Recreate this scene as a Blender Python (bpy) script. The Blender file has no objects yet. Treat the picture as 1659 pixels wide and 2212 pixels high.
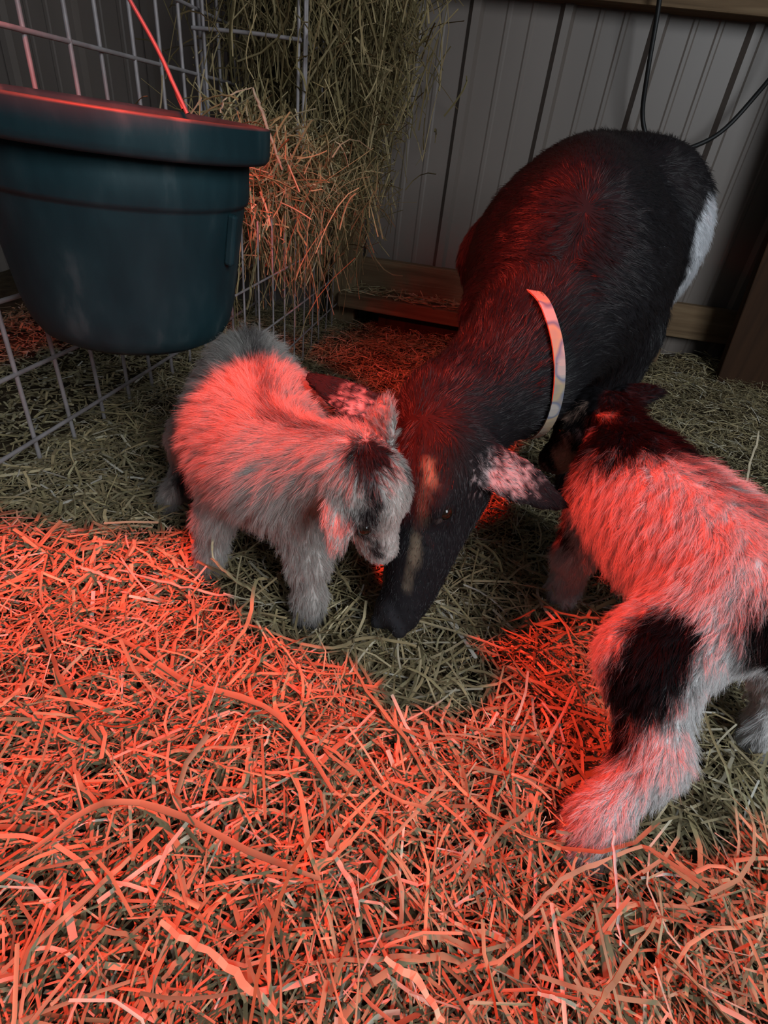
import bpy, math, random
import numpy as np

rng = np.random.default_rng(7)
random.seed(7)
scene = bpy.context.scene
col = scene.collection

# ------------------------------------------------------------------ camera
CAM_H, PITCH, ROLL, YAW, FPX = 0.6, math.radians(34.5), math.radians(7.2), math.radians(6.0), 1170.0
_h = np.array([-math.sin(YAW), math.cos(YAW), 0.0]); _x = np.array([math.cos(YAW), math.sin(YAW), 0.0]); _z = np.array([0, 0, 1.0])
C_FW = math.cos(PITCH) * _h - math.sin(PITCH) * _z
_u0 = math.sin(PITCH) * _h + math.cos(PITCH) * _z
C_R = math.cos(ROLL) * _x + math.sin(ROLL) * _u0
C_U = -math.sin(ROLL) * _x + math.cos(ROLL) * _u0
C_POS = np.array([0, 0, CAM_H])
from mathutils import Matrix, Vector
cam_data = bpy.data.cameras.new('camera')
cam = bpy.data.objects.new('camera', cam_data); col.objects.link(cam)
cam.matrix_world = Matrix(((C_R[0], C_U[0], -C_FW[0], C_POS[0]), (C_R[1], C_U[1], -C_FW[1], C_POS[1]),
                           (C_R[2], C_U[2], -C_FW[2], C_POS[2]), (0, 0, 0, 1)))
cam_data.sensor_fit = 'VERTICAL'; cam_data.sensor_height = 36.0
cam_data.lens = FPX / 2212.0 * 36.0
cam_data.clip_start = 0.02
scene.camera = cam

# ------------------------------------------------------------------ world and lights
world = bpy.data.worlds.new('world'); scene.world = world; world.use_nodes = True
bg = world.node_tree.nodes['Background']
bg.inputs['Color'].default_value = (0.80, 0.90, 1.0, 1)
bg.inputs['Strength'].default_value = 0.075

def add_light(name, kind, loc, target, energy, color, **kw):
    d = bpy.data.lights.new(name, kind); d.energy = energy; d.color = color
    for k, v in kw.items(): setattr(d, k, v)
    o = bpy.data.objects.new(name, d); col.objects.link(o); o.location = loc
    o.rotation_euler = (Vector(target) - Vector(loc)).to_track_quat('-Z', 'Y').to_euler()
    return o
# red heat lamp hanging just left of the photographer
add_light('heat_lamp_light', 'SPOT', (-0.45, 0.655, 0.97), (-0.27, 0.56, 0.0), 100, (1.0, 0.045, 0.022),
          spot_size=math.radians(152), spot_blend=0.9, shadow_soft_size=0.03)
# cool soft fill added behind and right of the photographer, its source unseen
add_light('cool_fill_light', 'AREA', (1.7, -1.2, 1.8), (0.2, 0.9, 0.2), 68, (0.86, 0.94, 1.0), shape='RECTANGLE', size=1.3, size_y=1.6)

scene.view_settings.view_transform = 'Standard'; scene.view_settings.look = 'None'
scene.view_settings.exposure = 0.0; scene.view_settings.gamma = 1.0
scene.view_settings.use_curve_mapping = False
scene.cycles.use_denoising = True
scene.cycles.max_bounces = 4; scene.cycles.diffuse_bounces = 2; scene.cycles.glossy_bounces = 1; scene.cycles.transmission_bounces = 2
scene.cycles.use_adaptive_sampling = True; scene.cycles.adaptive_threshold = 0.06; scene.cycles.adaptive_min_samples = 12

# ------------------------------------------------------------------ helpers
def ray(x, y): return C_FW + C_R * (x - 829.5) / FPX - C_U * (y - 1106) / FPX
def on_z(x, y, z): d = ray(x, y); return C_POS + d * ((z - CAM_H) / d[2])
def on_y(x, y, Y): d = ray(x, y); return C_POS + d * (Y / d[1])
def on_x(x, y, X): d = ray(x, y); return C_POS + d * (X / d[0])
A_ = lambda *v: np.array(v, float)
def unit(v): v = np.asarray(v, float); return v / (np.linalg.norm(v, axis=-1, keepdims=True) + 1e-12)

def mat(name, color=(.5, .5, .5), rough=.6, spec=.4, metal=0.0, attr=None):
    m = bpy.data.materials.new(name); m.use_nodes = True
    nt = m.node_tree; b = nt.nodes['Principled BSDF']
    b.inputs['Base Color'].default_value = (*color, 1); b.inputs['Roughness'].default_value = rough
    b.inputs['Specular IOR Level'].default_value = spec; b.inputs['Metallic'].default_value = metal
    if attr:
        a = nt.nodes.new('ShaderNodeAttribute'); a.attribute_name = attr
        nt.links.new(a.outputs['Color'], b.inputs['Base Color'])
    return m
def ramp_noise(m, stops, scale=(5, 5, 5), detail=6, bump=0.0, noise_scale=1.0, dist=0.0, coord='Object', bdist=.01):
    nt = m.node_tree; b = nt.nodes['Principled BSDF']; N = nt.nodes.new; L = nt.links.new
    tc = N('ShaderNodeTexCoord'); mp = N('ShaderNodeMapping'); mp.inputs['Scale'].default_value = scale
    nz = N('ShaderNodeTexNoise'); nz.inputs['Detail'].default_value = detail; nz.inputs['Scale'].default_value = noise_scale
    nz.inputs['Distortion'].default_value = dist
    cr = N('ShaderNodeValToRGB'); e = cr.color_ramp.elements
    while len(e) < len(stops): e.new(0.5)
    for i, (p, c) in enumerate(stops): e[i].position = p; e[i].color = (*c, 1)
    L(tc.outputs[coord], mp.inputs[0]); L(mp.outputs[0], nz.inputs[0]); L(nz.outputs['Fac'], cr.inputs[0]); L(cr.outputs[0], b.inputs['Base Color'])
    if bump:
        bp = N('ShaderNodeBump'); bp.inputs['Strength'].default_value = bump; bp.inputs['Distance'].default_value = bdist
        L(nz.outputs['Fac'], bp.inputs['Height']); L(bp.outputs[0], b.inputs['Normal'])
    return m

def tag(o, label=None, cat=None, group=None, kind=None):
    if label: o['label'] = label
    if cat: o['category'] = cat
    if group: o['group'] = group
    if kind: o['kind'] = kind
    return o
def link(name, me, parent=None):
    o = bpy.data.objects.new(name, me); col.objects.link(o)
    if parent is not None: o.parent = parent
    return o
def empty(name, loc=(0, 0, 0)):
    o = bpy.data.objects.new(name, None); col.objects.link(o); o.location = loc; o.empty_display_size = .05
    return o
def np_mesh(name, V, F, m=None, colors=None, smooth=False):
    """V (n,3); F (m,k) with k = 3 or 4"""
    V = np.ascontiguousarray(V, np.float32); F = np.ascontiguousarray(F, np.int32); k = F.shape[1]
    me = bpy.data.meshes.new(name)
    me.vertices.add(len(V)); me.vertices.foreach_set('co', V.ravel())
    me.loops.add(F.size); me.loops.foreach_set('vertex_index', F.ravel())
    me.polygons.add(len(F)); me.polygons.foreach_set('loop_start', np.arange(0, F.size, k, dtype=np.int32))
    me.polygons.foreach_set('loop_total', np.full(len(F), k, np.int32))
    me.polygons.foreach_set('use_smooth', np.full(len(F), bool(smooth)))
    if colors is not None:
        a = me.color_attributes.new('Col', 'FLOAT_COLOR', 'POINT')
        c4 = np.ones((len(V), 4), np.float32); c4[:, :3] = colors
        a.data.foreach_set('color', c4.ravel())
    if m: me.materials.append(m)
    me.update(calc_edges=True); me.validate()
    return me
def box_vf(c, s, rot=None):
    v = np.array([[x, y, z] for x in (-.5, .5) for y in (-.5, .5) for z in (-.5, .5)]) * np.array(s)
    if rot is not None: v = v @ np.array(rot).T
    f = np.array([[0, 1, 3, 2], [4, 6, 7, 5], [0, 4, 5, 1], [2, 3, 7, 6], [0, 2, 6, 4], [1, 5, 7, 3]])
    return v + np.array(c), f
def bevel(o, w=.004, seg=2):
    b = o.modifiers.new('bevel', 'BEVEL'); b.width = w; b.segments = seg; b.limit_method = 'ANGLE'
    return o
def box(name, c, s, m, parent=None, rot=None, bev=.004):
    V, F = box_vf(A_(0, 0, 0), s, rot)
    o = link(name, np_mesh(name, V, F, m), parent); o.location = c
    if bev: bevel(o, bev)
    return o

def tubes(P, W, T=None, sides=3, up=None, caps=False):
    """P (n,k,3) centre lines, W (n,) or (n,k) half widths, T half thickness -> V, F(quads)"""
    n, k, _ = P.shape
    W = np.broadcast_to(np.asarray(W, float).reshape(n, -1), (n, k)); T = W if T is None else np.broadcast_to(np.asarray(T, float).reshape(n, -1), (n, k))
    d = np.empty_like(P); d[:, 1:-1] = P[:, 2:] - P[:, :-2]; d[:, 0] = P[:, 1] - P[:, 0]; d[:, -1] = P[:, -1] - P[:, -2]
    d = unit(d)
    if up is None: up = np.tile(A_(0, 0, 1), (n, 1)) + rng.normal(0, .45, (n, 3))
    up = np.broadcast_to(np.asarray(up, float), (n, 3))[:, None, :]
    s = unit(np.cross(d, up)); u = np.cross(s, d)
    ang = np.arange(sides) * 2 * np.pi / sides + (-np.pi / 2 if sides == 3 else np.pi / sides)
    V = P[:, :, None, :] + s[:, :, None, :] * (np.cos(ang)[None, None, :, None] * W[:, :, None, None]) + u[:, :, None, :] * (np.sin(ang)[None, None, :, None] * T[:, :, None, None])
    idx = np.arange(n * k * sides).reshape(n, k, sides)
    nx = np.roll(idx, -1, axis=2)
    F = np.stack([idx[:, :-1], nx[:, :-1], nx[:, 1:], idx[:, 1:]], -1).reshape(-1, 4)
    return V.reshape(-1, 3), F
def smooth_path(pts, n=24):
    pts = np.asarray(pts, float); m = len(pts)
    ext = np.vstack([2 * pts[0] - pts[1], pts, 2 * pts[-1] - pts[-2]])
    out = []
    for t in np.linspace(0, m - 1 - 1e-9, n):
        i = int(t); f = t - i; p0, p1, p2, p3 = ext[i:i + 4]
        out.append(.5 * ((2 * p1) + (-p0 + p2) * f + (2 * p0 - 5 * p1 + 4 * p2 - p3) * f * f + (-p0 + 3 * p1 - 3 * p2 + p3) * f ** 3))
    return np.array(out)
def tube_obj(name, pts, r, m, parent=None, sides=8, n=None, T=None, up=None, colors=None):
    P = np.asarray(pts, float) if n is None else smooth_path(pts, n)
    V, F = tubes(P[None], np.array([r]) if np.isscalar(r) else np.asarray(r)[None], None if T is None else np.array([T]), sides, up=None if up is None else np.asarray(up)[None])
    me = np_mesh(name, V, F, m, smooth=sides > 4, colors=colors)
    return link(name, me, parent)
def lathe(name, prof, m, parent=None, n=72, loc=(0, 0, 0), close=False):
    prof = np.asarray(prof, float); k = len(prof); a = np.linspace(0, 2 * np.pi, n, endpoint=False)
    V = np.stack([prof[None, :, 0] * np.cos(a)[:, None], prof[None, :, 0] * np.sin(a)[:, None], np.broadcast_to(prof[None, :, 1], (n, k))], -1).reshape(-1, 3)
    idx = np.arange(n * k).reshape(n, k); nx = np.roll(idx, -1, 0)
    if close: idx2 = np.roll(idx, -1, 1); nx2 = np.roll(nx, -1, 1)
    else: idx, nx, idx2, nx2 = idx[:, :-1], nx[:, :-1], idx[:, 1:], nx[:, 1:]
    F = np.stack([idx, nx, nx2, idx2], -1).reshape(-1, 4)
    o = link(name, np_mesh(name, V, F, m, smooth=True), parent); o.location = loc
    return o

def snoise(p, f=1.0, seed=0.0):
    """cheap smooth pseudo noise, about -1..1"""
    x, y, z = p[..., 0] * f + seed, p[..., 1] * f + seed * 1.7, p[..., 2] * f - seed
    return (np.sin(1.7 * x + 2.3 * y + .7) + np.sin(2.9 * y - 1.3 * z + 1.9) + np.sin(2.1 * z + 1.9 * x + 4.1) + np.sin(3.7 * x - 2.7 * y + 3.1 * z + .3)) / 3.2
def height(x, y):
    p = np.stack([x, y, np.zeros_like(x)], -1)
    h = .010 * snoise(p, 6, 2) + .006 * snoise(p, 15, 5)
    h = h + .025 * np.exp(-(((x + .50) / .45) ** 2 + ((y - .25) / .32) ** 2)) - .02 * np.exp(-(((x - .02) / .22) ** 2 + ((y - .5) / .2) ** 2))
    h = h + .05 * np.exp(-((y - 2.2) / .25) ** 2) * (x > .3) + .02 * np.exp(-(((x - .5) / .3) ** 2 + ((y - .2) / .2) ** 2))
    return h

# ------------------------------------------------------------------ materials
M_straw = mat('straw', rough=.5, spec=.3, attr='Col')
M_hay = mat('hay', rough=.65, spec=.2, attr='Col')
M_soil = ramp_noise(mat('packed_bedding', rough=.95, spec=.1), [(.3, (.03, .022, .013)), (.7, (.085, .06, .035))], (25, 25, 25), bump=.6)
M_metal = ramp_noise(mat('painted_steel', rough=.45, spec=.4), [(.3, (.128, .104, .089)), (.7, (.165, .136, .118))], (3, 3, 1.2), detail=8)
M_wood = ramp_noise(mat('weathered_wood', rough=.8, spec=.2), [(.25, (.085, .052, .028)), (.5, (.15, .095, .052)), (.75, (.22, .15, .085))], (2.5, 40, 40), detail=8, bump=.35, dist=.6)
M_wood_v = ramp_noise(mat('post_wood', rough=.8, spec=.2), [(.25, (.11, .075, .04)), (.5, (.19, .135, .075)), (.75, (.26, .19, .11))], (40, 40, 2.5), detail=8, bump=.35, dist=.6)
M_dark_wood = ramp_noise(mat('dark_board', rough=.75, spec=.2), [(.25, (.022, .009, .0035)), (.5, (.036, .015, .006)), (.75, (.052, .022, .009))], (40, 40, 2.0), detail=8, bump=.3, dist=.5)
M_wire = ramp_noise(mat('galvanised_wire', rough=.5, spec=.4, metal=.15), [(.3, (.24, .21, .21)), (.7, (.36, .33, .33))], (30, 30, 30))
M_bucket = ramp_noise(mat('green_plastic', rough=.6, spec=.18), [(.35, (.007, .026, .032)), (.54, (.010, .034, .041)), (.62, (.015, .041, .048)), (.72, (.04, .066, .072))], (22, 22, 9), detail=14, bump=.12)
M_cord = mat('black_rubber', (.008, .008, .008), .5, .4)
M_hang = mat('hanger_wire', (.16, .11, .11), .5, .4, .3)

# ------------------------------------------------------------------ floor, walls, boards
gx, gy = np.meshgrid(np.linspace(-1.9, 1.9, 120), np.linspace(-.9, 2.4, 110), indexing='ij')
gz = height(gx, gy) - .012
V = np.stack([gx, gy, gz], -1).reshape(-1, 3); idx = np.arange(len(V)).reshape(120, 110)
F = np.stack([idx[:-1, :-1], idx[1:, :-1], idx[1:, 1:], idx[:-1, 1:]], -1).reshape(-1, 4)
floor = link('floor', np_mesh('floor', V, F, M_soil, smooth=True)); tag(floor, kind='structure')

WY = 2.22
# ribbed sheet-steel wall: extruded profile along x
prof = []
def rib(x, w, d): return [(x - w, 0), (x - w * .45, -d), (x + w * .45, -d), (x + w, 0)]
x = -2.02
for i in range(16):
    for (dx, w, d) in ((0, .022, .019), (.098, .009, .0025), (.170, .009, .0025)):
        prof += rib(x + dx, w, d)
    x += .268
prof = np.array(prof)
V = np.concatenate([np.c_[prof[:, 0], WY + prof[:, 1], np.full(len(prof), -0.08)], np.c_[prof[:, 0], WY + prof[:, 1], np.full(len(prof), 2.1)]])
n = len(prof); F = np.stack([np.arange(n - 1), np.arange(1, n), np.arange(1, n) + n, np.arange(n - 1) + n], -1)
wall = link('wall_back', np_mesh('wall_back', V, F, M_metal)); tag(wall, kind='structure')
sm = wall.modifiers.new('solid', 'SOLIDIFY'); sm.thickness = .003; sm.offset = 1

tag(box('trim_1', (0, WY - .03, .165), (4.2, .04, .115), M_wood), kind='structure')     # base board on the wall
tag(box('wall_girt', (0, WY - .045, 1.045), (4.2, .09, .14), M_wood), 'rough wooden girt running along the top of the steel wall', 'beam')
tag(box('sill_plank', (.10, WY - .125, .085), (1.16, .15, .05), M_wood, rot=Matrix.Rotation(.02, 3, 'Y')), 'weathered wooden sill plank with straw on it at the wall foot', 'plank')
tag(box('sill_gap_shade', (.12, WY - .12, .03), (.9, .08, .06), M_dark_wood), 'dark filler for the shaded gap under the sill plank', 'gap filler')  # dark block put in for the shade in the gap below the plank
tag(box('wood_post', (-.475, WY - .10, .5), (.095, .09, 1.2), M_wood_v), 'wooden post in the corner behind the hay rack', 'post')
pb = on_y(1560, 740, 2.02); pt = on_y(1659, 400, 2.02)
tag(box('dark_board', (1.06, 2.02, .48), (.42, .035, 1.3), M_dark_wood, rot=Matrix.Rotation(-.09, 3, 'Y')), 'dark brown upright board leaning at the right edge', 'board')

# ------------------------------------------------------------------ straw
STRAW = np.array([(.40, .31, .155), (.33, .27, .13), (.46, .38, .21), (.29, .245, .125), (.55, .49, .33), (.24, .19, .095), (.37, .325, .175), (.64, .60, .47)]) * A_(.96, .96, 1.04)
STRAW_W = np.array([.22, .2, .16, .14, .08, .10, .08, .02])
def stalk_colors(n, jit=.12):
    c = STRAW[rng.choice(len(STRAW), n, p=STRAW_W)]
    return np.clip(c * (1 + rng.normal(0, jit, (n, 1))), .02, .8)
def streak(c, k, sides=3):
    n = len(c); m = (1 + rng.normal(0, .16, (n, 1, sides, 1))) * (1 + rng.normal(0, .12, (n, k, 1, 1)))
    return np.clip(c[:, None, None, :] * m, .02, .85).reshape(-1, 3)
def lay_stalks(x, y, L, W, zoff, tilt, k=2, bend=.0, thick=.42):
    n = len(x); az = rng.uniform(0, 2 * np.pi, n); el = rng.normal(0, 1, n) * tilt
    d = np.stack([np.cos(az) * np.cos(el), np.sin(az) * np.cos(el), np.sin(el)], -1)
    t = np.linspace(-.5, .5, k)
    P = np.stack([x, y, height(x, y) + zoff], -1)[:, None] + d[:, None] * (L[:, None] * t)[:, :, None]
    if bend:
        s = np.stack([-np.sin(az), np.cos(az), np.zeros(n)], -1)
        P = P + s[:, None] * ((rng.normal(0, bend, n) * L)[:, None] * (t * t * 4))[:, :, None]
        P[:, :, 2] -= np.abs(rng.normal(0, bend, n) * L)[:, None] * t * t * 2
    return tubes(P, W, W * thick, up=np.tile(A_(0, 0, 1), (n, 1)) + rng.normal(0, .3, (n, 3)))
def merge(parts):
    Vs, Fs, o = [], [], 0
    for V, F in parts: Vs.append(V); Fs.append(F + o); o += len(V)
    return np.concatenate(Vs), np.concatenate(Fs)

parts, cols = [], []
def add_layer(n, xr, yr, Lr, Wr, zr, tilt, k, bend, keep=None):
    x = rng.uniform(*xr, n); y = rng.uniform(*yr, n)
    if keep is not None:
        q = keep(x, y); x, y = x[q], y[q]; n = len(x)
    L = rng.uniform(*Lr, n) * rng.uniform(.6, 1.2, n); W = rng.uniform(*Wr, n)
    zz = rng.uniform(*zr, n)
    parts.append(lay_stalks(x, y, L, W, zz, tilt, k, bend))
    cols.append(streak(stalk_colors(n), k))
inpen = lambda x, y: x > -.80
add_layer(26000, (-.85, 1.25), (-.1, 2.15), (.025, .06), (.0008, .0016), (-.008, .012), .16, 2, 0, inpen)
add_layer(17000, (-.85, 1.25), (-.1, 2.15), (.03, .085), (.0008, .0018), (-.002, .020), .22, 3, .10, inpen)
near = lambda x, y: (y < .55 + .25 * np.sin(4 * x + 1) + .1 * rng.normal(0, 1, len(x)))
add_layer(9000, (-.75, .75), (-.1, .95), (.04, .11), (.0007, .0018), (0, .030), .28, 3, .10, near)
add_layer(3200, (-.75, .75), (-.1, .85), (.06, .17), (.0010, .0025), (.008, .040), .22, 5, .12, near)
add_layer(420, (-.75, .75), (-.1, .85), (.06, .16), (.0024, .0038), (.004, .034), .20, 5, .10, near)
add_layer(16000, (-.75, .75), (-.1, .95), (.010, .035), (.0004, .0011), (.004, .032), .3, 2, 0, near)
add_layer(9000, (-.80, 1.0), (.6, 2.1), (.012, .04), (.0004, .0011), (.004, .020), .3, 2, 0)
add_layer(11000, (-1.5, -.76), (.3, 2.15), (.012, .045), (.0012, .0035), (-.008, .012), .2, 2, 0)
add_layer(1700, (-.76, -.33), (.45, 1.05), (.03, .09), (.0010, .0034), (.004, .026), .25, 3, .10)
V, F = merge(parts)
straw = link('straw_bedding', np_mesh('straw_bedding', V, F, M_straw, colors=np.concatenate(cols)))
tag(straw, 'loose chopped straw bedding covering the pen floor', 'straw', kind='stuff')
# straw lying on the sill plank
nn = 420; xx = rng.uniform(-.45, .6, nn); yy = WY - .13 + rng.uniform(-.06, .065, nn)
P = np.stack([xx, yy, .112 - .02 * (xx - .1) + rng.uniform(0, .012, nn)], -1)[:, None] + (unit(np.stack([rng.normal(0, 1, nn), rng.normal(0, .6, nn), rng.normal(0, .12, nn)], -1)) * rng.uniform(.015, .04, nn)[:, None])[:, None] * np.linspace(-1, 1, 2)[None, :, None]
V, F = tubes(P, rng.uniform(.001, .002, nn))
tag(link('scattered_straw', np_mesh('scattered_straw', V, F, M_straw, colors=np.repeat(stalk_colors(nn), 6, 0))), 'scattered straw lying on the sill plank', 'straw', kind='stuff')

# ------------------------------------------------------------------ wire panels, hay rack
def wire(name, a, b, r, parent, bow=0):
    a, b = A_(*a), A_(*b); n = 6; t = np.linspace(0, 1, n)[:, None]
    P = a + (b - a) * t + A_(*rng.normal(0, .003, 3)) * np.sin(np.pi * t)
    return tube_obj(name, P, r, M_wire, parent, sides=8, up=unit(A_(.3, .2, 1) if abs((b - a)[2]) < .5 * np.linalg.norm(b - a) else A_(1, .1, 0)))
fx = -.77
fence = empty('wire_fence_panel', (0, 0, 0)); tag(fence, 'welded wire fence panel running behind the green bucket', 'fence')
ys = .60 + .1045 * np.arange(16)
for y in ys: wire('vertical_wire', (fx, y, -.01), (fx, y, 1.25), .0041, fence)
for z in (.062, .190, .31, .43, .555, .676, .80, .92, 1.04): wire('horizontal_wire', (fx + .005, .45, z), (fx + .005, 2.18, z), .0041, fence)

rack = empty('wire_hay_rack', (0, 0, 0)); tag(rack, 'wire hay rack in the corner stuffed with hay', 'hay rack')
rx, ry = -.50, 1.61
for X in (fx + .012, fx + .022, rx - .012, rx, rx + .008): wire('vertical_wire', (X, ry, .40), (X, ry, 1.3), .0042, rack)
for y in (1.80, 2.0): wire('vertical_wire', (rx, y, .36), (rx, y, 1.3), .0038, rack)
for z in (.415, .765, 1.05):
    wire('horizontal_wire', (fx, ry - .004, z), (rx, ry - .004, z), .0042, rack); wire('horizontal_wire', (rx + .004, ry, z), (rx + .004, 2.17, z), .0042, rack)
low = empty('low_wire_panel', (0, 0, 0)); tag(low, 'low wire grid panel below the hanging hay', 'wire panel')
for y in 1.18 + .09 * np.arange(11): wire('vertical_wire', (rx + .01, y, -.01), (rx + .01, y, .42), .0022, low)
for z in (.075, .18, .295): wire('horizontal_wire', (rx + .013, 1.12, z), (rx + .013, 2.1, z), .0025, low)

def strands(name, n, centre, spread, L, W, dirmean, dirvar, base, k=5, droop=.3):
    c = A_(*centre) + rng.normal(0, 1, (n, 3)) * A_(*spread)
    d = unit(A_(*dirmean) * rng.choice([1, 1, -1], (n, 1)) + rng.normal(0, 1, (n, 3)) * dirvar)
    ln = rng.uniform(*L, n); t = np.linspace(-.5, .5, k)
    P = c[:, None] + d[:, None] * (ln[:, None] * t)[:, :, None]
    side = unit(rng.normal(0, 1, (n, 3)))
    P = P + side[:, None] * ((rng.normal(0, .12, n) * ln)[:, None] * (4 * t * t))[:, :, None]
    P[:, :, 2] -= (np.abs(rng.normal(0, droop, n)) * ln)[:, None] * (t + .5) ** 2
    P[:, :, 1] = np.minimum(P[:, :, 1], WY - .05); w = rng.uniform(*W, n)
    V, F = tubes(P, w, w * .6)
    cc = np.array(base)[rng.integers(0, len(base), n)] * (1 + rng.normal(0, .15, (n, 1)))
    return V, F, np.repeat(np.clip(cc, .01, .8), 3 * k, 0)
def blob(c, r, seed, n=26):
    u, v = np.meshgrid(np.linspace(0, 2 * np.pi, n, endpoint=False), np.linspace(.02, np.pi - .02, n), indexing='ij')
    d = np.stack([np.cos(u) * np.sin(v), np.sin(u) * np.sin(v), np.cos(v)], -1)
    P = A_(*c) + d * A_(*r) * (1 + .12 * snoise(d, 3, seed))[..., None]
    idx = np.arange(n * n).reshape(n, n); nx = np.roll(idx, -1, 0)
    return P.reshape(-1, 3), np.stack([idx[:, :-1], nx[:, :-1], nx[:, 1:], idx[:, 1:]], -1).reshape(-1, 4)
GREEN = [(.20, .155, .07), (.15, .12, .055), (.25, .185, .09), (.12, .09, .04), (.32, .25, .13)]
GOLD = [(.40, .30, .14), (.32, .24, .11), (.48, .38, .2), (.25, .19, .09), (.52, .43, .26)]
hs = [strands('a', 4200, (-.55, 1.90, .86), (.12, .13, .15), (.06, .22), (.0012, .0030), (.1, 0, 1), .55, GREEN),
      strands('b', 1500, (-.40, 1.95, .82), (.055, .10, .17), (.06, .20), (.0010, .0022), (.1, 0, 1), .65, GREEN),
      strands('c', 2600, (-.57, 1.56, .50), (.075, .13, .055), (.05, .16), (.0010, .0026), (.3, -.3, .3), .9, GOLD),
      strands('d', 900, (-.46, 1.82, .48), (.06, .14, .08), (.06, .18), (.0010, .002), (.2, 0, 1), .7, GREEN + GOLD[:2]),
      strands('e', 260, (-.52, 1.62, .33), (.07, .18, .05), (.10, .26), (.0009, .0017), (0, 0, 1), .22, GREEN + GOLD, droop=.1)]
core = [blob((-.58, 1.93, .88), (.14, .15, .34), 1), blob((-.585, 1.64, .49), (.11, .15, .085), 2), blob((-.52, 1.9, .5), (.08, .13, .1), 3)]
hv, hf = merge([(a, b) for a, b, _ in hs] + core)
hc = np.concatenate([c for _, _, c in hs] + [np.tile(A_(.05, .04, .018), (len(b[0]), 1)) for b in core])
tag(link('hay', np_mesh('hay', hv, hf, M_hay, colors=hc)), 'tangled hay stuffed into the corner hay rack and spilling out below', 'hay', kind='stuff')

# ------------------------------------------------------------------ bucket
BX, BY, BZ = -.542, .845, .297
bk = empty('plastic_bucket', (BX, BY, BZ)); bk.rotation_euler = (0, .035, 0); tag(bk, 'dark green plastic bucket hung on the wire fence', 'bucket')
lathe('body', [(0, -.012), (.08, -.011), (.118, -.007), (.139, .005), (.150, .024), (.158, .055), (.176, .195), (.177, .2), (.181, .202), (.183, .207), (.184, .268), (.180, .268), (.176, .19), (.148, .03), (.130, .006), (0, .002)], M_bucket, bk)
lathe('rim', [(.182, .258), (.208, .258), (.2125, .263), (.2135, .270), (.2135, .2985), (.2125, .301), (.205, .302), (.193, .302), (.188, .298), (.186, .290)], M_bucket, bk, close=True)
for a in (-6, 150, 213):
    an = math.radians(a); rr = .1685
    o = box('rib', (rr * math.cos(an) + .009 * math.cos(an), rr * math.sin(an) + .009 * math.sin(an), .162), (.014, .012, .07), M_bucket, bk, rot=Matrix.Rotation(an, 3, 'Z') @ Matrix.Rotation(.11, 3, 'Y'))
hp = on_y(382, 232, .99); hq = on_y(245, -25, 1.0)
hanger = tube_obj('hanger', [hp - A_(BX, BY, BZ), on_y(330, 118, 1.0) - A_(BX, BY, BZ), hq - A_(BX, BY, BZ)], .0034, M_hang, bk, n=10)
tube_obj('hanger', [hp + A_(.006, 0, -.005) - A_(BX, BY, BZ), on_y(356, 172, .99) - A_(BX, BY, BZ)], .0034, M_hang, bk, n=6)

# ------------------------------------------------------------------ cord on the wall
cp = [on_y(1445, -420, 2.08), on_y(1432, -180, 2.08), on_y(1428, -60, 2.08), on_y(1422, 20, 2.09), on_y(1400, 150, 2.10), on_y(1388, 250, 2.12), on_y(1405, 308, 2.12), on_y(1450, 326, 2.12), on_y(1500, 316, 2.12), on_y(1560, 283, 2.12), on_y(1625, 215, 2.12), on_y(1690, 130, 2.10), on_y(1745, 0, 2.08), on_y(1785, -180, 2.08), on_y(1800, -380, 2.08)]
tag(tube_obj('power_cord', cp, .0065, M_cord, sides=10, n=70), 'black power cord hanging in a loop against the steel wall', 'cord')

# ------------------------------------------------------------------ single stalks lying loose on the bedding
def stalk(px_pts, half, label, cat='straw', z=.03, group=None, color=None, Y=None, X=None):
    """px_pts: where the stalk lies on the bedding (z above it, per point when given as a triple), or in the upright plane Y / X"""
    P = []
    for q in px_pts:
        if Y is not None: P.append(on_y(q[0], q[1], Y if len(q) < 3 else q[2]))
        elif X is not None: P.append(on_x(q[0], q[1], X))
        else: P.append(on_z(q[0], q[1], q[2] if len(q) > 2 else z))
    P = np.array(P); c0 = P.mean(0); P = P - c0; n = 14
    Q = smooth_path(P, n) + rng.normal(0, .0009, (n, 3)); w = half * .8 * (1 - .35 * np.linspace(-1, 1, n) ** 2) * (1 + rng.normal(0, .12, n))
    V, F = tubes(Q[None], w[None] * 1.2, (w * .45)[None], sides=4, up=A_(.1, -.25, 1)[None])
    c = color if color is not None else stalk_colors(1)[0]
    o = link('straw_stalk', np_mesh('straw_stalk', V, F, M_straw, colors=streak(np.array(c)[None], n, 4))); o.location = c0
    return tag(o, label, cat, group)
S = stalk
S([(155, 1345), (280, 1390), (400, 1470), (560, 1520), (640, 1590), (720, 1710)], .0042, 'long bent straw blade crossing the left foreground bedding', z=.055)
S([(75, 1325), (120, 1440), (165, 1530), (235, 1625)], .0034, 'straight straw stalk slanting down at the left foreground edge', z=.055)
S([(577, 1248, .085), (550, 1262, .09), (540, 1330, .07), (500, 1400, .05), (445, 1480, .035)], .0036, 'curl-tipped straw blade standing up in front of the cream kid')
S([(650, 1480), (655, 1560), (640, 1650), (665, 1800), (690, 1975)], .0040, 'long straw blade running straight down the foreground centre', z=.04)
S([(60, 1845), (180, 1755), (270, 1732), (390, 1760), (560, 1850), (690, 1895)], .0042, 'broad straw blade arching over the bottom left bedding', z=.06)
S([(765, 1700), (665, 1815), (600, 1960), (560, 2100), (535, 2225)], .0026, 'thin brown stem curving down to the bottom edge', z=.07, color=A_(.22, .14, .06))
S([(0, 2100), (130, 1990), (285, 1850)], .0034, 'straight orange straw stalk in the bottom left corner', z=.05)
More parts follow.
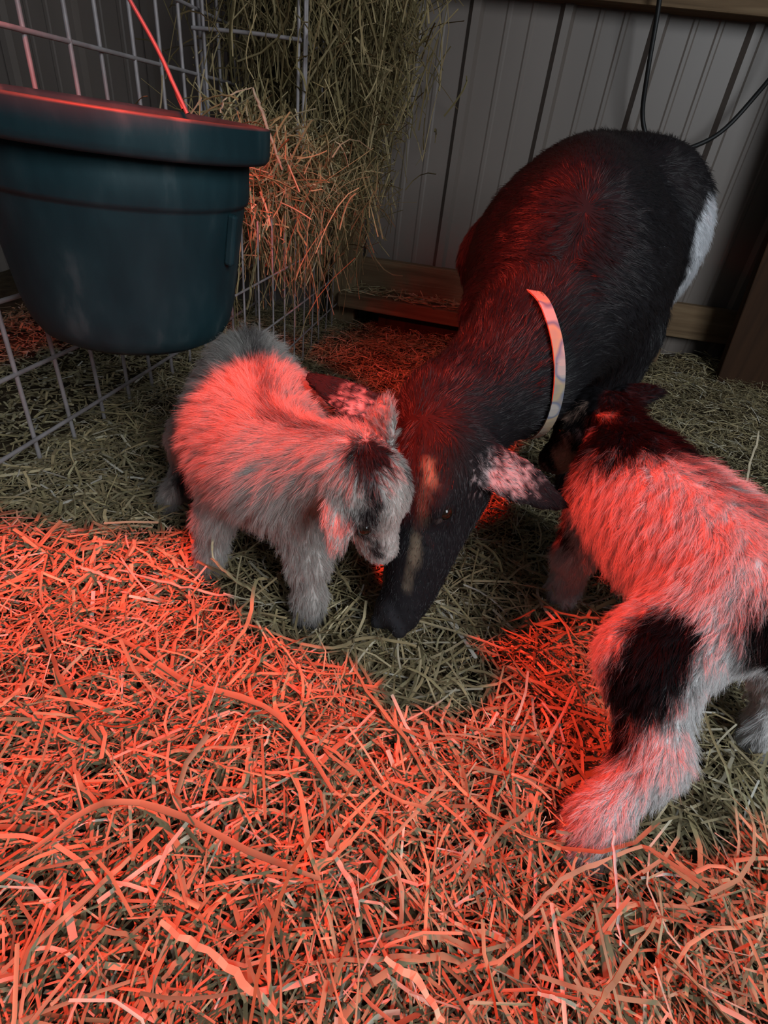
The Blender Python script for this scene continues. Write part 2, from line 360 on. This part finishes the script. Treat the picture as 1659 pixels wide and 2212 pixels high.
S([(458, 1115, .115), (459, 1165, .09), (460, 1215, .065)], .0024, 'short upright straw stub beside the cream kid foreleg')
S([(455, 1205, .07), (500, 1245, .06), (560, 1292, .045)], .0030, 'snapped straw stalk lying at the foot of the cream kid')
S([(165, 1222), (262, 1256)], .0034, 'short pale straw piece on the left bedding ridge', z=.04, color=A_(.6, .5, .36))
S([(312, 1214), (372, 1240), (432, 1262)], .0034, 'flat straw piece pointing at the cream kid hooves', z=.04)
S([(252, 1232), (400, 1268), (505, 1292)], .0026, 'long thin straw lying left of the cream kid', z=.035)
S([(540, 1350), (700, 1400), (800, 1378), (900, 1395)], .0030, 'long straw bending round under the black goat muzzle', z=.03)
S([(740, 1400), (800, 1500), (870, 1590), (930, 1690)], .0030, 'straw stalk slanting right below the black goat nose', z=.03)
S([(1387, 1830), (1280, 1868), (1200, 1910), (1130, 1990)], .0028, 'straw stalk bent beside the white kid hind hoof', z=.06)
S([(1326, 1790, .07), (1330, 1900, .055), (1340, 2045, .04)], .0022, 'pale pink straw standing behind the white kid hoof', color=A_(.62, .52, .45))
S([(1095, 1440), (1210, 1500), (1290, 1545)], .0038, 'broad straw blade lying between black goat and white kid leg', z=.03)
S([(1170, 1310), (1260, 1335), (1330, 1330)], .0032, 'straw stalk lying at the white kid front hoof', z=.03)
S([(1641, 930, .10), (1622, 1000, .05), (1604, 1066, .01)], .0040, 'pale straw stalk sticking up behind the white kid back', color=A_(.6, .5, .35))
S([(1000, 1900), (1080, 1800), (1150, 1745)], .0034, 'wide straw blade in the foreground left of the white kid hoof', z=.04)
S([(830, 1830), (930, 1720), (965, 1690)], .0030, 'straw stalk standing slanted in the foreground centre', z=.045)
S([(830, 2070), (900, 2120), (960, 2212)], .0042, 'thick pale straw at the bottom edge centre', z=.055, color=A_(.55, .45, .28))
S([(1260, 2240), (1330, 2110), (1420, 1980)], .0030, 'straw stalk rising from the bottom right edge', z=.07)
S([(345, 1990), (480, 2080), (600, 2190)], .0040, 'thick straw blade slanting to the bottom edge left of the stem', z=.05)
S([(475, 242), (494, 207), (545, 190)], .0042, 'pale straw stalk hooked over the hay behind the bucket', Y=1.33, color=A_(.58, .48, .32))
S([(545, 190), (572, 260), (610, 368)], .0048, 'long pale straw stalk hanging down over the hay', Y=1.33, color=A_(.6, .48, .33))
S([(556, 545), (545, 600), (535, 668)], .0038, 'curved leaf strip hanging below the hay beside the bucket', Y=1.10)
S([(640, 15), (634, 60), (622, 105)], .0034, 'short straw caught on the hay rack corner wire', Y=1.58)
for i in range(46):
    x0, y0 = rng.uniform(-20, 1250), rng.uniform(1420, 2200); a = rng.normal(1.2, .8); L = rng.uniform(110, 260); b = rng.normal(0, 25)
    dx, dy = math.cos(a) * L, math.sin(a) * L * .8
    if x0 + abs(dx) / 2 > 1120 and y0 < 1900: continue
    zt = float(height(np.array([on_z(x0, y0, 0)[0]]), np.array([on_z(x0, y0, 0)[1]]))[0]) + rng.uniform(.02, .035)
    S([(x0 - dx / 2, y0 - dy / 2), (x0 + b, y0), (x0 + dx / 2, y0 + dy / 2)], rng.uniform(.0018, .0038), 'long loose straw stalk lying on top of the foreground bedding', z=zt, group='loose straw stalks in the foreground')

#ANIMALS#
# ------------------------------------------------------------------ animals: one skin per body, grown from tapered limbs
def prim_dist(q, p):
    if q['t'] == 'c':
        ab = q['b'] - q['a']; t = np.clip(((p - q['a']) @ ab) / (ab @ ab + 1e-12), 0, 1)
        return np.linalg.norm(p - q['a'] - t[..., None] * ab, axis=-1) - (q['ra'] + (q['rb'] - q['ra']) * t)
    l = (p - q['c']) @ q['ax'].T
    if q.get('cup'): l = l.copy(); l[..., 1] = l[..., 1] / (1 - .38 * np.clip(l[..., 0] / q['r'][0], -1, 1)); l[..., 2] -= q['cup'] * (l[..., 1] ** 2) + q.get('bend', 0) * l[..., 0] ** 2
    k0 = np.linalg.norm(l / q['r'], axis=-1); k1 = np.linalg.norm(l / q['r'] ** 2, axis=-1)
    return k0 * (k0 - 1) / (k1 + 1e-9)
def smin(a, b, k):
    h = np.maximum(k - np.abs(a - b), 0) / k
    return np.minimum(a, b) - h * h * k * .25
def body_dist(prims, p):
    d = None
    for q in prims:
        e = prim_dist(q, p); d = e if d is None else smin(d, e, q['k'])
    return d
class Beast:
    def __init__(s): s.p = []; s.flow_dirs = []
    def cone(s, a, ra, b, rb, k=.03, flow=None, fur=1.0):
        a, b = A_(*a), A_(*b); s.p.append(dict(t='c', a=a, b=b, ra=ra, rb=rb, k=k, flow=unit(b - a) if flow is None else unit(A_(*flow)), fur=fur))
    def chain(s, pts, k=.03, fur=1.0, flow=None):
        for (a, ra), (b, rb) in zip(pts[:-1], pts[1:]): s.cone(a, ra, b, rb, k, fur=fur, flow=flow)
    def ell(s, c, r, ax=None, k=.03, flow=(0, 0, -1), fur=1.0, cup=0, bend=0):
        ax = np.eye(3) if ax is None else np.array([unit(A_(*v)) for v in ax])
        s.p.append(dict(t='e', c=A_(*c), r=A_(*r), ax=ax, k=k, flow=unit(A_(*flow)), fur=fur, cup=cup, bend=bend))
    def ear(s, base, tip, nrm, w, th, k=.012, cup=6, fur=.35, bend=0):
        base, tip = A_(*base), A_(*tip); ax = unit(tip - base); n = A_(*nrm); n = unit(n - ax * (n @ ax)); wv = np.cross(n, ax)
        s.ell((base + tip) / 2, (np.linalg.norm(tip - base) / 2, w, th), (ax, wv, n), k, ax, fur, cup, bend)
def surface_nets(f, org, h):
    s = f < 0; n = np.array(f.shape)
    cnt = np.zeros(n - 1, np.int8)
    offs = [(i, j, k) for i in (0, 1) for j in (0, 1) for k in (0, 1)]
    for i, j, k in offs: cnt += s[i:n[0] - 1 + i, j:n[1] - 1 + j, k:n[2] - 1 + k]
    act = (cnt > 0) & (cnt < 8); ci = np.argwhere(act)
    vid = np.full(act.shape, -1, np.int64); vid[act] = np.arange(len(ci))
    acc = np.zeros((len(ci), 3)); num = np.zeros(len(ci))
    for a in offs:
        for ax in range(3):
            if a[ax]: continue
            b = list(a); b[ax] = 1
            fa = f[tuple((ci + a).T)]; fb = f[tuple((ci + b).T)]; m = (fa < 0) != (fb < 0)
            t = np.where(m, fa / np.where(m, fa - fb, 1), 0)
            p = ci + np.array(a) + t[:, None] * (np.array(b) - np.array(a))
            acc[m] += p[m]; num[m] += 1
    V = org + h * (acc / num[:, None]); Q = []
    for ax in range(3):
        u, v = (ax + 1) % 3, (ax + 2) % 3
        sl0 = [slice(None)] * 3; sl1 = [slice(None)] * 3; sl0[ax] = slice(0, -1); sl1[ax] = slice(1, None)
        a, b = s[tuple(sl0)], s[tuple(sl1)]; e = np.argwhere(a != b); flip = a[tuple(e.T)]
        q = []
        for du, dv in ((0, 0), (-1, 0), (-1, -1), (0, -1)):
            c = e.copy(); c[:, u] += du; c[:, v] += dv; q.append(vid[tuple(c.T)])
        q = np.stack(q, -1); q[~flip] = q[~flip][:, ::-1]; Q.append(q)
    return V, np.concatenate(Q)
def build_body(name, beast, h, material, paint):
    lo = np.min([np.minimum(q['a'] - q['ra'], q['b'] - q['rb']) if q['t'] == 'c' else q['c'] - q['r'].max() for q in beast.p], 0) - 3 * h
    hi = np.max([np.maximum(q['a'] + q['ra'], q['b'] + q['rb']) if q['t'] == 'c' else q['c'] + q['r'].max() for q in beast.p], 0) + 3 * h
    ax = [np.arange(lo[i], hi[i] + h, h) for i in range(3)]
    f = np.empty([len(a) for a in ax], np.float32)
    gy_, gz_ = np.meshgrid(ax[1], ax[2], indexing='ij')
    for i0 in range(0, len(ax[0]), 8):
        xs = ax[0][i0:i0 + 8]; g = np.empty((len(xs), *gy_.shape, 3)); g[..., 0] = xs[:, None, None]; g[..., 1] = gy_; g[..., 2] = gz_
        f[i0:i0 + 8] = body_dist(beast.p, g)
    V, Q = surface_nets(f, lo, h)
    me = np_mesh(name, V, Q, material, smooth=True, colors=paint(V))
    return link(name, me), V, Q
def grow_fur(name, parent, beast, V, Q, n, length, radius, paint, material, lift=.45, clump=.012, clumpf=.6, jitter=.25, grav=.25, k=5, curl=0.0):
    T = np.concatenate([Q[:, [0, 1, 2]], Q[:, [0, 2, 3]]]); a, b, c = V[T[:, 0]], V[T[:, 1]], V[T[:, 2]]
    ar = np.linalg.norm(np.cross(b - a, c - a), axis=1); ti = rng.choice(len(T), n, p=ar / ar.sum())
    u, v = rng.random(n), rng.random(n); fl = u + v > 1; u[fl], v[fl] = 1 - u[fl], 1 - v[fl]
    R = a[ti] + u[:, None] * (b - a)[ti] + v[:, None] * (c - a)[ti]
    e = 1.5e-3; N = unit(np.stack([body_dist(beast.p, R + e * np.eye(3)[i]) - body_dist(beast.p, R - e * np.eye(3)[i]) for i in range(3)], -1))
    flow = np.zeros_like(R); fur = np.zeros(n); wt = np.zeros(n)
    for q in beast.p:
        w = np.exp(-np.clip(prim_dist(q, R), -.02, 1) / .012); flow += w[:, None] * q['flow']; fur += w * q['fur']; wt += w
    flow = unit(flow); fur /= wt
    T_ = flow - N * (flow * N).sum(1, keepdims=True); T_ = T_ + A_(0, 0, -1) * grav
    T_ = T_ - N * (T_ * N).sum(1, keepdims=True); T_ = unit(T_)
    # clumps share a direction and draw together at the tip
    cell = np.floor(R / clump + snoise(R, 60)[:, None] * .6).astype(np.int64); key = (cell[:, 0] * 73856093) ^ (cell[:, 1] * 19349663) ^ (cell[:, 2] * 83492791)
    uq, inv = np.unique(key, return_inverse=True); m = len(uq)
    cn = np.bincount(inv, minlength=m)[:, None]
    cen = np.stack([np.bincount(inv, R[:, i], m) for i in range(3)], -1) / cn
    cj = rng.normal(0, jitter, (m, 3)); cl = rng.uniform(.75, 1.2, m)
    d = unit(N * lift + T_ * (1 - lift * .5) + cj[inv] + rng.normal(0, jitter * .45, (n, 3)))
    inn = (d * N).sum(1, keepdims=True); d = unit(d + N * np.maximum(.12 - inn, 0))
    L = length * fur * cl[inv] * rng.uniform(.7, 1.1, n)
    t = np.linspace(0, 1, k)
    P = R[:, None] + d[:, None] * (L[:, None] * t)[:, :, None]
    P = P + T_[:, None] * ((L * .28)[:, None] * t ** 2)[:, :, None] - A_(0, 0, 1) * ((L * .10)[:, None] * t ** 2)[:, :, None]
    pull = (cen[inv] - R); pull = pull - d * (pull * d).sum(1, keepdims=True)
    P = P + pull[:, None] * (clumpf * t ** 1.5)[None, :, None]
    if curl: P = P + rng.normal(0, curl, (n, 1, 3)) * (t ** 2)[None, :, None] * L[:, None, None]
    C = paint(R + rng.normal(0, .003, R.shape)) * rng.uniform(.85, 1.12, (n, 1))
    cu = bpy.data.hair_curves.new(name); cu.add_curves([k] * n)
    cu.attributes['position'].data.foreach_set('vector', np.ascontiguousarray(P, np.float32).ravel())
    rad = cu.attributes.get('radius') or cu.attributes.new('radius', 'FLOAT', 'POINT')
    rad.data.foreach_set('value', np.broadcast_to(radius * (1 - .85 * t ** 1.5), (n, k)).astype(np.float32).ravel())
    ca = cu.attributes.new('Col', 'FLOAT_COLOR', 'CURVE'); c4 = np.ones((n, 4), np.float32); c4[:, :3] = np.clip(C, 0, .95); ca.data.foreach_set('color', c4.ravel())
    cu.materials.append(material)
    o = bpy.data.objects.new(name, cu); col.objects.link(o); o.parent = parent; o['kind'] = 'stuff'
    return o
def fur_mat(name, transl=.3, rough=.45, spec=.3):
    m = mat(name, rough=rough, spec=spec, attr='Col'); nt = m.node_tree; b = nt.nodes['Principled BSDF']; at = [x for x in nt.nodes if x.type == 'ATTRIBUTE'][0]
    tr = nt.nodes.new('ShaderNodeBsdfTranslucent'); mx = nt.nodes.new('ShaderNodeMixShader'); mx.inputs[0].default_value = transl
    nt.links.new(at.outputs['Color'], tr.inputs['Color']); nt.links.new(b.outputs[0], mx.inputs[1]); nt.links.new(tr.outputs[0], mx.inputs[2])
    nt.links.new(mx.outputs[0], [x for x in nt.nodes if x.type == 'OUTPUT_MATERIAL'][0].inputs['Surface'])
    return m
M_fur = fur_mat('fur', .3, .55, .12); M_fur_dark = fur_mat('dark_fur', .12, .35, .5)
M_hide = mat('hide', rough=.8, spec=.15, attr='Col')
M_eye = mat('eye', (.012, .007, .004), .08, .6)

def segd(p, a, b):
    a, b = A_(*a), A_(*b); ab = b - a; t = np.clip(((p - a) @ ab) / (ab @ ab), 0, 1)
    return np.linalg.norm(p - a - t[..., None] * ab, axis=-1)
class Coat:
    def __init__(s, base, soft=.006, amp=.006, freq=70): s.base = A_(*base); s.ops = []; s.soft, s.amp, s.freq = soft, amp, freq
    def stripe(s, a, b, r, c, soft=None, amp=None, freq=None): s.ops.append((a, b, r, A_(*c), soft or s.soft, s.amp if amp is None else amp, freq or s.freq)); return s
    def spot(s, a, r, c, soft=None, amp=None): return s.stripe(a, A_(*a) + 1e-4, r, c, soft, amp)
    def __call__(s, p):
        c = np.tile(s.base, (len(p), 1)); cache = {}
        for a, b, r, k, soft, amp, fq in s.ops:
            if fq not in cache: cache[fq] = snoise(p, fq, 3) + .6 * snoise(p, fq * 2.3, 8)
            w = np.clip((r + cache[fq] * amp - segd(p, a, b)) / soft * .5 + .5, 0, 1)[:, None]; c = c * (1 - w) + k * w
        return c
WHITE, CREAM, GREY, BLACK, TAN, PINK = (.76, .74, .73), (.53, .49, .455), (.33, .31, .31), (.010, .0085, .010), (.30, .20, .12), (.55, .36, .32)
class Frame:
    def __init__(s, o, a, l):
        s.o = A_(*o); s.A = unit(A_(*a)); l = A_(*l); s.L = unit(l - s.A * (l @ s.A)); s.D = np.cross(s.A, s.L)
    def __call__(s, a, l=0, d=0): return s.o + s.A * a + s.L * l + s.D * d
def eye(parent, c, r):
    u, v = np.meshgrid(np.linspace(0, 2 * np.pi, 16, endpoint=False), np.linspace(.01, np.pi - .01, 12), indexing='ij')
    P = (np.stack([np.cos(u) * np.sin(v), np.sin(u) * np.sin(v), np.cos(v)], -1) * r).reshape(-1, 3); i = np.arange(192).reshape(16, 12); nx = np.roll(i, -1, 0)
    o = link('eye', np_mesh('eye', P, np.stack([i[:, :-1], nx[:, :-1], nx[:, 1:], i[:, 1:]], -1).reshape(-1, 4), M_eye, smooth=True), parent); o.location = c
    return o

# ---- the doe
H = Frame((-.012, .692, .268), (-.019, -.145, -.218), (.82, -.473, .32))
d = Beast(); back = (-.2, -1, -.15)
d.ell((.178, 1.24, .41), (.195, .30, .205), k=.05, flow=(.1, 1, -.5))
d.cone((.150, 1.02, .43), .135, (.190, 1.36, .44), .165, .06, flow=(.1, 1, -.5))
d.cone((.145, 1.02, .535), .07, (.205, 1.42, .572), .073, .08, flow=(.1, 1, -.2))
d.ell((.215, 1.46, .475), (.155, .15, .155), k=.06, flow=(.1, 1, -.6))
d.ell((.305, 1.38, .475), (.160, .15, .185), k=.05, flow=(.1, 1, -.6))
d.cone((.145, 1.00, .390), .118, (.090, .875, .318), .093, .05, flow=(.3, .8, .4), fur=1.1)
d.cone((.090, .875, .318), .092, (.004, .760, .264), .074, .05, flow=(.3, .8, .4), fur=1.0)
d.cone((.004, .760, .268), .074, H(.01, 0, -.035), .060, .05, flow=(.3, .8, .4), fur=1.0)
for sx, hx in ((.285, .36), (.055, .085)):
    s0 = .27 if sx > .2 else .06
    d.chain([((s0, 1.06, .34), .075), ((sx, 1.04, .19), .036), ((sx, 1.05, .06), .026), ((sx, 1.035, .012), .033)], .05, .7)
    d.chain([((hx - .02, 1.43, .38), .115), ((hx, 1.40, .24), .06), ((hx, 1.51, .18), .034), ((hx, 1.50, .05), .027), ((hx, 1.485, .012), .033)], .05, .7)
d.chain([((.225, 1.58, .58), .03), ((.23, 1.64, .60), .022), ((.23, 1.68, .56), .012)], .03, 1.6)
hf = (H.A * -1)
d.ell(H(.045, 0, -.014), (.072, .055, .058), (H.A, H.L, H.D), .04, flow=H.A, fur=.75)
d.cone(H(.075, 0, -.012), .050, H(.165, 0, -.016), .038, .03, flow=H.A, fur=.35)
d.cone(H(.165, 0, -.016), .038, H(.250, 0, -.018), .030, .02, flow=H.A, fur=.25)
for s in (-1, 1): d.cone(H(.068, s * .024, -.078), .032, H(.215, s * .006, -.046), .020, .035, flow=H.A, fur=.35)
d.ell(H(.258, 0, -.014), (.027, .036, .026), (H.A, H.L, H.D), .012, flow=H.A, fur=.15)
d.ell(H(.240, 0, -.055), (.030, .022, .016), (H.A, H.L, H.D), .006, flow=H.A, fur=.25)
for s in (-1, 1):
    d.ell(H(.090, s * .040, .014), (.028, .017, .015), (H.A, H.L, H.D), .02, flow=H.A, fur=.25)
    d.ell(H(.278, s * .020, -.002), (.011, .012, .011), (H.A, H.L, H.D), .007, flow=H.A, fur=.15)
LT, RT = A_(.188, .672, .198), A_(-.222, .745, .302)
d.ear(H(.012, .035, -.005), LT, (-.3, -.75, .6), .032, .0085)
d.ear(H(.012, -.035, .0), RT, (.1, -.6, .75), .032, .0085)
doe_coat = Coat(BLACK, .008, .006, 60)
BROWNBLK = (.022, .010, .009)
doe_coat.spot(H(.03, 0, .05), .07, BROWNBLK, .03)
for s in (-1, 1):
    doe_coat.stripe(H(.045, s * .030, .045), H(.07, s * .034, .042), .006, TAN, .006, .004)
    doe_coat.stripe(H(.085, s * .030, .036), H(.145, s * .030, .024), .0055, (.13, .09, .062), .008, .004)
    doe_coat.stripe(H(.145, s * .029, .022), H(.215, s * .024, .012), .005, (.19, .14, .095), .006, .004)
    doe_coat.stripe(H(.112, s * .058, .004), H(.118, s * .050, .012), .0022, (.22, .18, .16), .003, .001)
doe_coat.stripe(H(.03, .07, -.005) * .72 + LT * .28, H(.02, .07, 0) * .60 + LT * .40, .022, (.50, .38, .37), .012, .020, 330)
doe_coat.stripe(H(.03, -.07, 0) * .72 + RT * .28, H(.02, -.07, 0) * .55 + RT * .45, .022, (.46, .33, .32), .012, .020, 330)
PATCH = (.62, .63, .66)
doe_coat.stripe((.455, 1.31, .512), (.465, 1.33, .46), .070, PATCH, .008, .006)
doe_coat.stripe((.460, 1.33, .46), (.455, 1.32, .40), .045, PATCH, .008, .006)
doe_coat.spot(H(.272, -.01, .012), .020, (.05, .05, .056), .02, .01)  # pale grey spot paints the soft highlight on the nose tip
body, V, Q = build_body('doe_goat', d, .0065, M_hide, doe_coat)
tag(body, 'black adult goat with a white flank patch and collar, head lowered to the straw', 'goat')
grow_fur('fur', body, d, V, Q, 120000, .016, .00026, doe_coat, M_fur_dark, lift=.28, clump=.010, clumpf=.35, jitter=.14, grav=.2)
for s in (-1, 1): eye(body, H(.102, s * .0490, .008), .0115)
# collar: a flat patterned band round the neck
def collar(parent, a, b, t, rx_, wid):
    c, ax = A_(*a), unit(A_(*b)); u = unit(np.cross(ax, A_(0, 0, 1))); v = np.cross(u, ax)
    n = 60; an = np.linspace(0, 2 * np.pi, n, endpoint=False)
    prof = [(-wid / 2, 0), (-wid / 2, .0025), (wid / 2, .0025), (wid / 2, 0)]
    V = []
    for th in an:
        rd = u * math.cos(th) + v * math.sin(th)
        lo_, hi_ = .03, .125
        for _ in range(24):
            mid = (lo_ + hi_) / 2
            if body_dist(d.p, (c + rd * mid)[None])[0] < .007: lo_ = mid
            else: hi_ = mid
        for s, o in prof: V.append(c + rd * (hi_ + o) + ax * s)
    i = np.arange(n * 4).reshape(n, 4); nx = np.roll(i, -1, 0)
    F = np.stack([i, nx, np.roll(nx, -1, 1), np.roll(i, -1, 1)], -1).reshape(-1, 4)
    return link('collar', np_mesh('collar', np.array(V), F, M_collar, smooth=False), parent)
M_collar = mat('collar_cloth', rough=.6, spec=.3)
ramp_noise(M_collar, [(.40, (.34, .28, .21)), (.50, (.42, .33, .20)), (.56, (.14, .17, .24)), (.62, (.40, .38, .34))], (22, 22, 22), detail=1)
cl_ = collar(body, (.098, .885, .312), (-.90, -.42, -.12), 0, 0, .017); cl_['label'] = 'cream and blue patterned collar'

# ---- the pale kid in front of the bucket
def kid_head(b, K, ears, sc=1.0):
    b.ell(K(.032 * sc, 0, 0), (.046 * sc, .040 * sc, .040 * sc), (K.A, K.L, K.D), .02, flow=K.A, fur=.36)
    b.cone(K(.05 * sc, 0, -.010 * sc), .032 * sc, K(.112 * sc, 0, -.016 * sc), .020 * sc, .02, flow=K.A, fur=.16)
    b.cone(K(.045 * sc, 0, -.028 * sc), .022 * sc, K(.105 * sc, 0, -.030 * sc), .013 * sc, .015, flow=K.A, fur=.22)
    for s in (-1, 1): b.ell(K(.052 * sc, s * .028 * sc, .013 * sc), (.016, .010, .010), (K.A, K.L, K.D), .012, flow=K.A, fur=.3)
    for base, tip, nrm in ears: b.ear(base, tip, nrm, .022, .006, .010, 8, .4)
K1 = Frame((-.096, .547, .290), (.37, .06, -.90), (.42, .87, .22))
k1 = Beast(); ax1 = unit(A_(.135, -.25, 0)); lt1 = A_(-ax1[1], ax1[0], 0) * -1
fl1 = (-.5, .9, -.9)
k1.ell((-.290, .722, .198), (.170, .104, .092), (ax1, lt1, (0, 0, 1)), .04, flow=fl1)
k1.cone((-.352, .855, .240), .068, (-.225, .608, .215), .066, .04, flow=fl1)
k1.cone((-.212, .600, .228), .060, (-.112, .556, .275), .044, .04, flow=(-.8, .3, -.5), fur=.9)
k1.chain([((-.285, .635, .19), .045), ((-.318, .618, .10), .022), ((-.327, .615, .04), .016), ((-.330, .606, .008), .017)], .03, .55)
k1.chain([((-.185, .590, .18), .045), ((-.158, .570, .10), .022), ((-.152, .560, .04), .016), ((-.150, .550, .008), .017)], .03, .55)
k1.chain([((-.395, .845, .19), .062), ((-.425, .785, .135), .040), ((-.458, .815, .085), .021), ((-.462, .750, .03), .015), ((-.462, .740, .008), .017)], .03, .55)
k1.chain([((-.285, .890, .18), .058), ((-.260, .860, .125), .036), ((-.250, .915, .08), .02), ((-.250, .870, .008), .016)], .03, .55)
k1.chain([((-.385, .905, .25), .018), ((-.405, .935, .235), .012)], .02, .8)
kid_head(k1, K1, [(K1(.02, -.030, .0), A_(-.100, .470, .205), (.1, -.8, .5)), (K1(.010, .030, .004), A_(-.072, .572, .362), (-.4, -.6, .5))], 1.24)
c1 = Coat(CREAM, .010, .006, 80)
c1.stripe((-.357, .88, .312), (-.228, .62, .285), .0075, (.05, .035, .04), .012, .006).stripe((-.228, .61, .285), (-.13, .55, .322), .008, (.04, .025, .028), .010, .006)
DK = (.022, .015, .016)
c1.spot(K1(-.014, -.004, .034), .031, DK, .008, .006)
c1.spot(K1(.012, -.020, .036), .012, (.10, .075, .075), .012, .008)
c1.stripe(K1(.036, -.030, .036), K1(.056, -.040, .022), .014, DK, .007).stripe(K1(.056, -.046, .012), K1(.078, -.044, .004), .016, DK, .007)
c1.stripe(K1(.038, .026, .034), K1(.056, .038, .020), .010, DK, .007).stripe(K1(.056, .042, .012), K1(.074, .040, .006), .012, DK, .007)
c1.stripe(K1(.078, -.036, .006), K1(.135, -.020, -.004), .009, (.04, .03, .03), .006).stripe(K1(.074, .034, .004), K1(.115, .018, -.006), .006, (.04, .03, .03), .006)
c1.stripe(K1(.03, -.006, .05), K1(.12, -.004, .02), .012, (.66, .62, .58), .006)
c1.spot(K1(.135, 0, -.018), .012, (.05, .035, .035), .006)
for p in ((-.330, .606, .0), (-.150, .550, .0), (-.462, .740, .0), (-.250, .870, 0)): c1.spot(p, .026, (.05, .045, .05), .012)
c1.stripe((-.445, .79, .10), (-.450, .76, .05), .012, (.06, .055, .06), .012)
body, V, Q = build_body('kid_goat', k1, .0042, M_hide, c1)
tag(body, 'fluffy cream kid goat with dark spine stripe nuzzling the black goat by the bucket', 'goat')
grow_fur('fur', body, k1, V, Q, 130000, .025, .00021, c1, M_fur, lift=.42, clump=.009, clumpf=.6, jitter=.22, grav=.25, curl=.1)
for s in (-1, 1): eye(body, K1(.068, s * .041, .017), .0095)

# ---- the white kid with black neck on the right
K2 = Frame((.238, .838, .298), (-.52, .12, -.78), (-.30, -.90, .10))
k2 = Beast(); ax2 = unit(A_(-.10, .20, .02)); lt2 = unit(A_(-ax2[1], ax2[0], 0)); fl2 = (.45, -.9, -.9)
k2.ell((.318, .615, .215), (.150, .080, .085), (ax2, lt2, (0, 0, 1)), .04, flow=fl2)
k2.cone((.272, .705, .235), .068, (.352, .520, .234), .068, .04, flow=fl2)
k2.cone((.265, .720, .248), .060, (.252, .825, .272), .040, .04, flow=(.2, -.9, -.6), fur=.7)
k2.chain([((.240, .705, .19), .045), ((.228, .70, .10), .024), ((.232, .70, .04), .017), ((.234, .690, .008), .018)], .03, .55)
k2.chain([((.330, .745, .19), .045), ((.345, .745, .10), .022), ((.345, .745, .04), .016), ((.347, .735, .008), .017)], .03, .55)
k2.chain([((.328, .505, .20), .066), ((.268, .455, .155), .046), ((.280, .385, .090), .027), ((.232, .330, .035), .019), ((.218, .308, .010), .019)], .035, .65)
k2.chain([((.410, .540, .19), .060), ((.450, .510, .135), .038), ((.470, .535, .090), .022), ((.460, .490, .03), .016), ((.458, .480, .008), .018)], .03, .55)
k2.chain([((.362, .470, .262), .020), ((.364, .440, .225), .014)], .02, .9)
kid_head(k2, K2, [(K2(.012, .030, .002), K2(-.030, .078, -.030), (0, -.3, 1)), (K2(.010, -.030, .004), A_(.328, .885, .318), (0, -.6, .8))], 1.12)
c2 = Coat(WHITE, .010, .006, 80)
c2.stripe((.215, .90, .30), (.268, .725, .27), .078, BLACK, .010, .008).stripe((.225, .72, .22), (.225, .715, .14), .040, BLACK, .01, .008)
c2.spot(K2(.06, 0, 0), .09, BLACK, .01)
c2.stripe((.275, .69, .315), (.345, .555, .315), .007, (.06, .045, .05), .014, .008)
c2.stripe((.262, .440, .205), (.248, .415, .150), .036, BLACK, .008, .006).stripe((.255, .425, .14), (.250, .390, .095), .022, BLACK, .008, .005)
c2.spot((.364, .445, .24), .042, BLACK, .01)
c2.stripe((.190, .808, .300), (.180, .818, .276), .007, (.50, .33, .26), .005).spot((.215, .775, .312), .011, (.50, .32, .26), .008).spot((.193, .795, .285), .005, (.45, .3, .25), .006).stripe(K2(.012, -.034, .004), A_(.328, .885, .318), .03, BLACK, .006)
c2.stripe(K2(.06, .034, .0), K2(.085, .026, -.012), .008, PINK, .006).spot(K2(.105, .0, -.032), .024, (.62, .46, .38), .008)
c2.stripe((.206, .768, .278), (.196, .793, .256), .007, (.60, .52, .54), .005).spot((.189, .812, .208), .019, (.62, .46, .38), .008)
for p in ((.234, .690, .0), (.347, .735, .0), (.218, .300, 0), (.458, .480, .0)): c2.spot(p, .022, (.10, .085, .08), .012)
body, V, Q = build_body('kid_goat', k2, .0042, M_hide, c2)
tag(body, 'white kid goat with black neck and black thigh patch seen from behind at right', 'goat')
grow_fur('fur', body, k2, V, Q, 140000, .023, .00021, c2, M_fur, lift=.40, clump=.009, clumpf=.6, jitter=.22, grav=.25, curl=.1)
for s in (-1, 1): eye(body, K2(.064, s * .038, .015), .0085)
